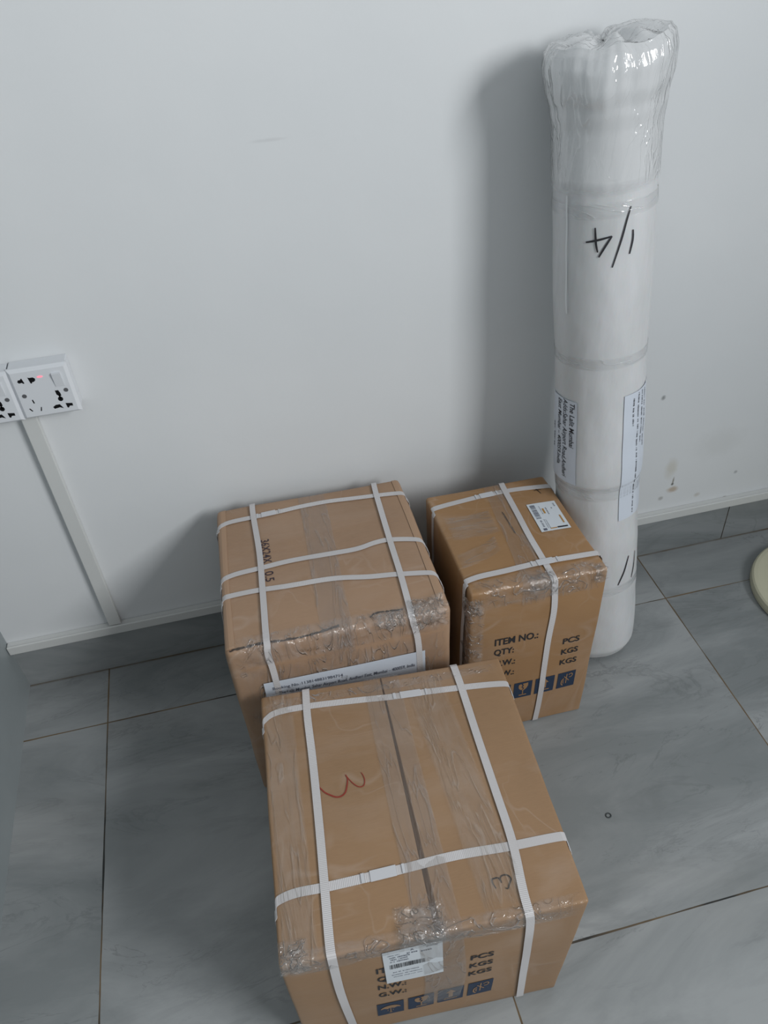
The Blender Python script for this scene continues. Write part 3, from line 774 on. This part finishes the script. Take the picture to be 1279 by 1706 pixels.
printed(Cc, tC, [('ITEM NO.:', .196, .656, .0765, .0170), ('QTY:', .196, .589, .0350, .0160), ('N.W.:', .205, .510, .0370, .0155), ('G.W.:', .205, .433, .0370, .0150),
                 ('PCS', .733, .572, .0310, .0150), ('KGS', .733, .497, .0315, .0148), ('KGS', .735, .421, .0320, .0146)])
symbols(Cc, tC, [(.205, .350), (.380, .527), (.554, .711), (.740, .888)], .237, .354, ('umbrella', 'glass', 'arrow', 'hook'), plain('bare_golden_carton', KC, .6))
decal('marker_mark', merge([stroke(onT(Cc, [(.845, .848), (.875, .852), (.907, .847)]), .0014), stroke(onT(Cc, [(.872, .866), (.878, .840), (.888, .805)]), .0014)]), Cc.face('T', 0, 0, .0009), M_marker, tC)
# label on the top, printed sideways (its own x runs towards the viewer)
w_, h_ = .0722, .0530
def lb(x0, y0, x1, y1): return rect(x0 * w_, y0 * h_, x1 * w_, y1 * h_)
# label x: 0 at the back edge to 1 at the front edge; y: 0 at the right edge, 1 at the left
sc_ = [('barcode', shift(barcode(w_ * .50, h_ * .17, 12, 46), w_ * .06, h_ * .76), M_ink2),
       ('printed_text', merge([shift(scribble(w_ * .24, h_ * .08, (5,), 21), w_ * .62, h_ * .80), lb(.90, .78, .97, .90), shift(scribble(w_ * .32, h_ * .03, (9,), 22), w_ * .60, h_ * .70), shift(scribble(w_ * .32, h_ * .03, (9,), 23), w_ * .60, h_ * .64),
        shift(scribble(w_ * .25, h_ * .05, (7,), 24), w_ * .20, h_ * .42), shift(scribble(w_ * .12, h_ * .06, (4,), 25), w_ * .08, h_ * .08), shift(scribble(w_ * .05, h_ * .06, (1,), 26), w_ * .22, h_ * .22),
        shift(scribble(w_ * .3, h_ * .03, (8,), 27), w_ * .12, h_ * .62)]), M_ink2),
       ('dark_bar', lb(.90, .07, .945, .42), M_ink), ('orange_bar', lb(.915, .44, .945, .66), M_orange), ('orange_bar', lb(.52, .10, .80, .15), M_orange), ('orange_bar', lb(.22, .52, .40, .58), M_orange)]
def lmap(off):
    def m(x, y):   # bilinear between the label's four corners on the carton top
        a, b = x / w_, 1 - y / h_
        tl, tr_, br, bl_ = (.718, .712), (.947, .707), (.938, .418), (.706, .421)
        u = (1 - a) * ((1 - b) * tl[0] + b * tr_[0]) + a * ((1 - b) * bl_[0] + b * br[0])
        v = (1 - a) * ((1 - b) * tl[1] + b * tr_[1]) + a * ((1 - b) * bl_[1] + b * br[1])
        return Cc.P(u, v, 1, off)
    return m
lab = decal('sticker_label', rect(0, 0, w_, h_, 6, 6), lmap(.0013), M_sticker, tC); lab['label'] = 'white label with barcode and orange stripes'
for nm, g, mt in sc_: decal(nm, g, lmap(.0017), mt, lab)

# ---------------------------------------------------------------- the wrapped roll leaning on the wall
RP0 = Vector((1.1636, -.2042, 0)); RU = Vector((-.07991, .09988, .99179)).normalized()
RN1 = RU.cross(Vector((0, 1, 0))).normalized(); RN2 = RN1.cross(RU).normalized()
if RN1.x > 0: RN1 = -RN1
if RN2.y < 0: RN2 = -RN2
def prof(tab, t):
    if t <= tab[0][0]: return tab[0][1]
    for (a, ra), (b, rb) in zip(tab[:-1], tab[1:]):
        if t <= b:
            q = (t - a) / (b - a); q = q * q * (3 - 2 * q); return ra + (rb - ra) * q
    return tab[-1][1]
RTAB = [(.008, .030), (.012, .055), (.022, .070), (.045, .0785), (.09, .0800), (.17, .0790), (.30, .0752), (.35, .0730), (.415, .0720), (.437, .0722), (.455, .0750), (.48, .0755), (.54, .0738), (.604, .0722), (.676, .0715),
        (.794, .0724), (.90, .0722), (.93, .0705), (.97, .0700), (1.005, .0708), (1.03, .0735), (1.05, .0775), (1.068, .0770), (1.082, .0700)]
def roll(th, t, off=0.0, tab=RTAB):
    r = prof(tab, t)
    d = RN1 * math.cos(th) + RN2 * math.sin(th)
    w = .0016 * noise.noise(Vector((math.cos(th) * 1.6, math.sin(th) * 1.6, t * 9))) + .0006 * noise.noise(Vector((math.cos(th) * 4, math.sin(th) * 4, t * 30)))
    return RP0 + RU * t + d * (r + w + off) - RP0
tR = empty('wrapped_roll', RP0); tag(tR, 'tall white foam-wrapped roll leaning on the wall, sealed in clear film, marked 1/4', 'roll')
def tube(name, tab, t0, t1, nt, nth, mat, parent, off=0.0, fn=None, caps=True, th0=0, th1=2 * math.pi, vmax=1.0):
    V, F = [], []
    full = abs(th1 - th0 - 2 * math.pi) < 1e-6; m = nth if full else nth + 1
    for a in range(nt + 1):
        t = t0 + (t1 - t0) * a / nt
        for b in range(m):
            th = th0 + (th1 - th0) * b / nth
            V.append(fn(th, t, off) if fn else roll(th, t, off, tab))
    for a in range(nt):
        for b in range(nth): F.append([a * m + b, a * m + (b + 1) % m, (a + 1) * m + (b + 1) % m, (a + 1) * m + b])
    if caps: F += [list(range(m))[::-1], [nt * m + b for b in range(m)]]
    me = mesh(name, V, F)
    un = me.uv_layers.new(name='Norm')
    for lp in me.loops: un.data[lp.index].uv = ((lp.vertex_index // m) / nt * vmax, .5)
    bm = bmesh.new(); bm.from_mesh(me); bmesh.ops.recalc_face_normals(bm, faces=bm.faces[:]); bm.to_mesh(me); bm.free()
    return link(name, me, mat, parent, True)
M_foam = mat_foam()
tube('foam_roll', RTAB, .008, 1.082, 194, 96, M_foam, tR)
# gathered film over the top end
FT = [(.93, .0722), (.97, .0718), (1.005, .0722), (1.03, .0755), (1.055, .0815), (1.075, .0830), (1.09, .0800), (1.100, .072)]
def topfilm(th, t, off):
    r = prof(FT, t)
    k = max(0, min(1, (t - 1.0) / .06))
    pl = math.sin(th * 17 + 2 * math.sin(th * 5)) * .0005 + .0012 * noise.noise(Vector((math.cos(th) * 9, math.sin(th) * 9, t * 22))) + .005 * noise.noise(Vector((math.cos(th) * 2.2, math.sin(th) * 2.2, t * 14)))
    d = RN1 * math.cos(th) + RN2 * math.sin(th)
    peak = .012 * k * max(0, math.cos(th - math.pi * 1.05)) + .004 * k * max(0, math.cos(th + .3)) + .006 * k * noise.noise(Vector((math.cos(th) * 2, math.sin(th) * 2, 7)))
    return RU * (t + peak) + d * (r + pl * (.25 + .75 * k) + off)
tf = tube('stretch_film', FT, .93, 1.100, 44, 150, M_rollfilm, tR, .001, topfilm, False, vmax=.5)
tf['label'] = 'gathered shiny film over the top end'
# the twisted closing of the film across the end
V, F = [], []
nr, nt_ = 12, 150
for a in range(nr + 1):
    q = a / nr
    for b in range(nt_):
        th = 2 * math.pi * b / nt_
        e = topfilm(th, 1.100, .001)
        ce = RU * 1.102 + RN1 * .008
        z = .010 * math.sin(q * math.pi) * (1 + math.sin(th * 9 + q * 3)) * .5 + .004 * noise.noise(Vector((math.cos(th) * q * 5, math.sin(th) * q * 5, 3)))
        V.append(e.lerp(ce, q) + RU * z)
for a in range(nr):
    for b in range(nt_): F.append([a * nt_ + b, a * nt_ + (b + 1) % nt_, (a + 1) * nt_ + (b + 1) % nt_, (a + 1) * nt_ + b])
me = mesh('film_end', V, F); un = me.uv_layers.new(name='Norm')
for lp in me.loops: un.data[lp.index].uv = (.5, .5)
link('film_end', me, M_rollfilm, tR, True)
# film bands wound round the roll, a long lap seam, the tape at the waist
tube('film_band', RTAB, .900, .922, 8, 110, M_rollband, tR, .0012, None, False)
tube('film_band', RTAB, .672, .692, 8, 110, M_rollband, tR, .0010, None, False)
tube('tape_band', RTAB, .420, .452, 16, 110, M_rollband, tR, .0014, None, False)
tube('film_band', RTAB, .200, .222, 8, 110, M_rollband, tR, .0010, None, False)
tube('lap_seam', RTAB, .76, .93, 50, 3, plain('clear_lap_edge', (.72, .74, .75), .3, coat=.4), tR, .0016, lambda th, t, off: roll(th - .35 * (t - .76) * 0, t, off + .0012 * (1 + math.sin(t * 90)) * .5), False, -.40, -.36)
def rollmap(th0, t0, off, rad=.0725, ang=0.0):
    """flat x runs down the roll (reading direction), flat y runs to the right"""
    c_, s_ = math.cos(ang), math.sin(ang)
    def m(x, y):
        a, b = c_ * x - s_ * y, s_ * x + c_ * y
        return roll(th0 - b / rad, t0 - a, off)
    return m
def cylpts(pts): return [(-t, -th * .0725) for t, th in pts]
mk = [stroke(cylpts(q), wd) for q, wd in (([(.870, -.795), (.873, -1.02), (.877, -1.275)], .0030), ([(.877, -1.275), (.863, -1.152), (.849, -1.042)], .0030),
      ([(.890, -.966), (.877, -.976), (.866, -.990), (.856, -1.021)], .0030), ([(.913, -1.614), (.898, -1.55), (.875, -1.473), (.855, -1.394), (.833, -1.298)], .0026),
      ([(.881, -1.677), (.867, -1.681), (.848, -1.632)], .0026))]
decal('marker_writing', merge(mk), rollmap(0, 0, .0012), M_ink, tR)['label'] = 'handwritten black 1/4'
mk = [stroke(cylpts(q), wd) for q, wd in (([(.282, -2.00), (.250, -1.86), (.222, -1.697)], .0028), ([(.280, -2.27), (.250, -2.22), (.222, -2.13)], .0024))]
decal('marker_writing', merge(mk), rollmap(0, 0, .0012), M_ink, tR)['label'] = 'two black marker strokes'
# the two address sheets under the film
def sheet(th0, th1, t0, t1, label, lines, skew=0.0):
    w, h = t0 - t1, abs(th1 - th0) * .0725
    g = rect(0, 0, w, h, 30, 12)
    g = ([(x + skew * y, y) for x, y in g[0]], g[1])
    o = decal('address_sheet', g, rollmap(th0, t0, .0014), M_paper, tR); o['label'] = label
    for p in o.data.polygons: p.use_smooth = True
    for (gg, thb, tb) in lines: decal('printed_text', gg, rollmap(thb, tb, .0019), M_ink, o)
sheet(.20, -.640, .612, .452, 'white address sheet printed with a hotel address',
      [(text_in('The Lalit Mumbai', .083, .0096, .01, .15), -.455, .608), (text_in('Adds:Sahar Airport Road,Andheri', .150, .0096, .006, .15), -.265, .612),
       (text_in('East Mumbai – 400059,India.', .128, .0096, .006, .15), -.08, .608), (scribble(.050, .0050, (3, 6), 44), .115, .558)])
sheet(-1.665, -2.75, .622, .372, 'white sheet with four lines of small print on the right side',
      [(scribble(.052, .0040, (5, 3, 2, 5), 31), -1.90, .612), (scribble(.240, .0036, (6, 7, 2, 3, 4, 4, 2, 3, 8, 3, 2, 4, 1, 3, 4, 3), 32), -2.06, .618),
       (scribble(.100, .0036, (8, 5, 9, 4), 33), -2.20, .618), (scribble(.110, .0036, (9, 4, 7, 6), 34), -2.34, .617)])

# ---------------------------------------------------------------- cream round base at the right edge, a ring on the floor
bm = bmesh.new()
prof_ = [(0, 0), (.150, 0), (.1535, .002), (.1545, .010), (.1530, .0195), (.1495, .0225), (.142, .0235), (0, .0245)]
N = 96; V = []; F = []
for r_, z_ in prof_[1:-1]:
    for a in range(N): V.append((r_ * math.cos(2 * math.pi * a / N), r_ * math.sin(2 * math.pi * a / N), z_))
nr = len(prof_) - 2
for a in range(nr - 1):
    for b in range(N): F.append([a * N + b, a * N + (b + 1) % N, (a + 1) * N + (b + 1) % N, (a + 1) * N + b])
F += [list(range(N))[::-1], [(nr - 1) * N + b for b in range(N)]]
cb = link('round_base', mesh('round_base', V, F), M_cream, None); cb.location = (1.7030, -.2220, .0003)
tag(cb, 'cream round appliance base lying on the floor tiles at the right edge', 'base')
bm.free()
V = []; F = []; N = 24
for a in range(N):
    c_, s_ = math.cos(2 * math.pi * a / N), math.sin(2 * math.pi * a / N)
    for r_, z_ in ((.0029, 0), (.0033, .0007), (.0047, .0007), (.0052, 0)):
        V.append((r_ * c_ * 1.1, r_ * s_, z_))
for a in range(N):
    b = (a + 1) % N
    for q in range(3): F.append([a * 4 + q, a * 4 + q + 1, b * 4 + q + 1, b * 4 + q])
rg = link('rubber_ring', mesh('rubber_ring', V, F), plain('dark_rubber', (.04, .05, .05), .6), None, True); rg.location = (1.0232, -.5685, .0004)
tag(rg, 'tiny dark ring lying on the floor tile to the right of the boxes', 'ring')
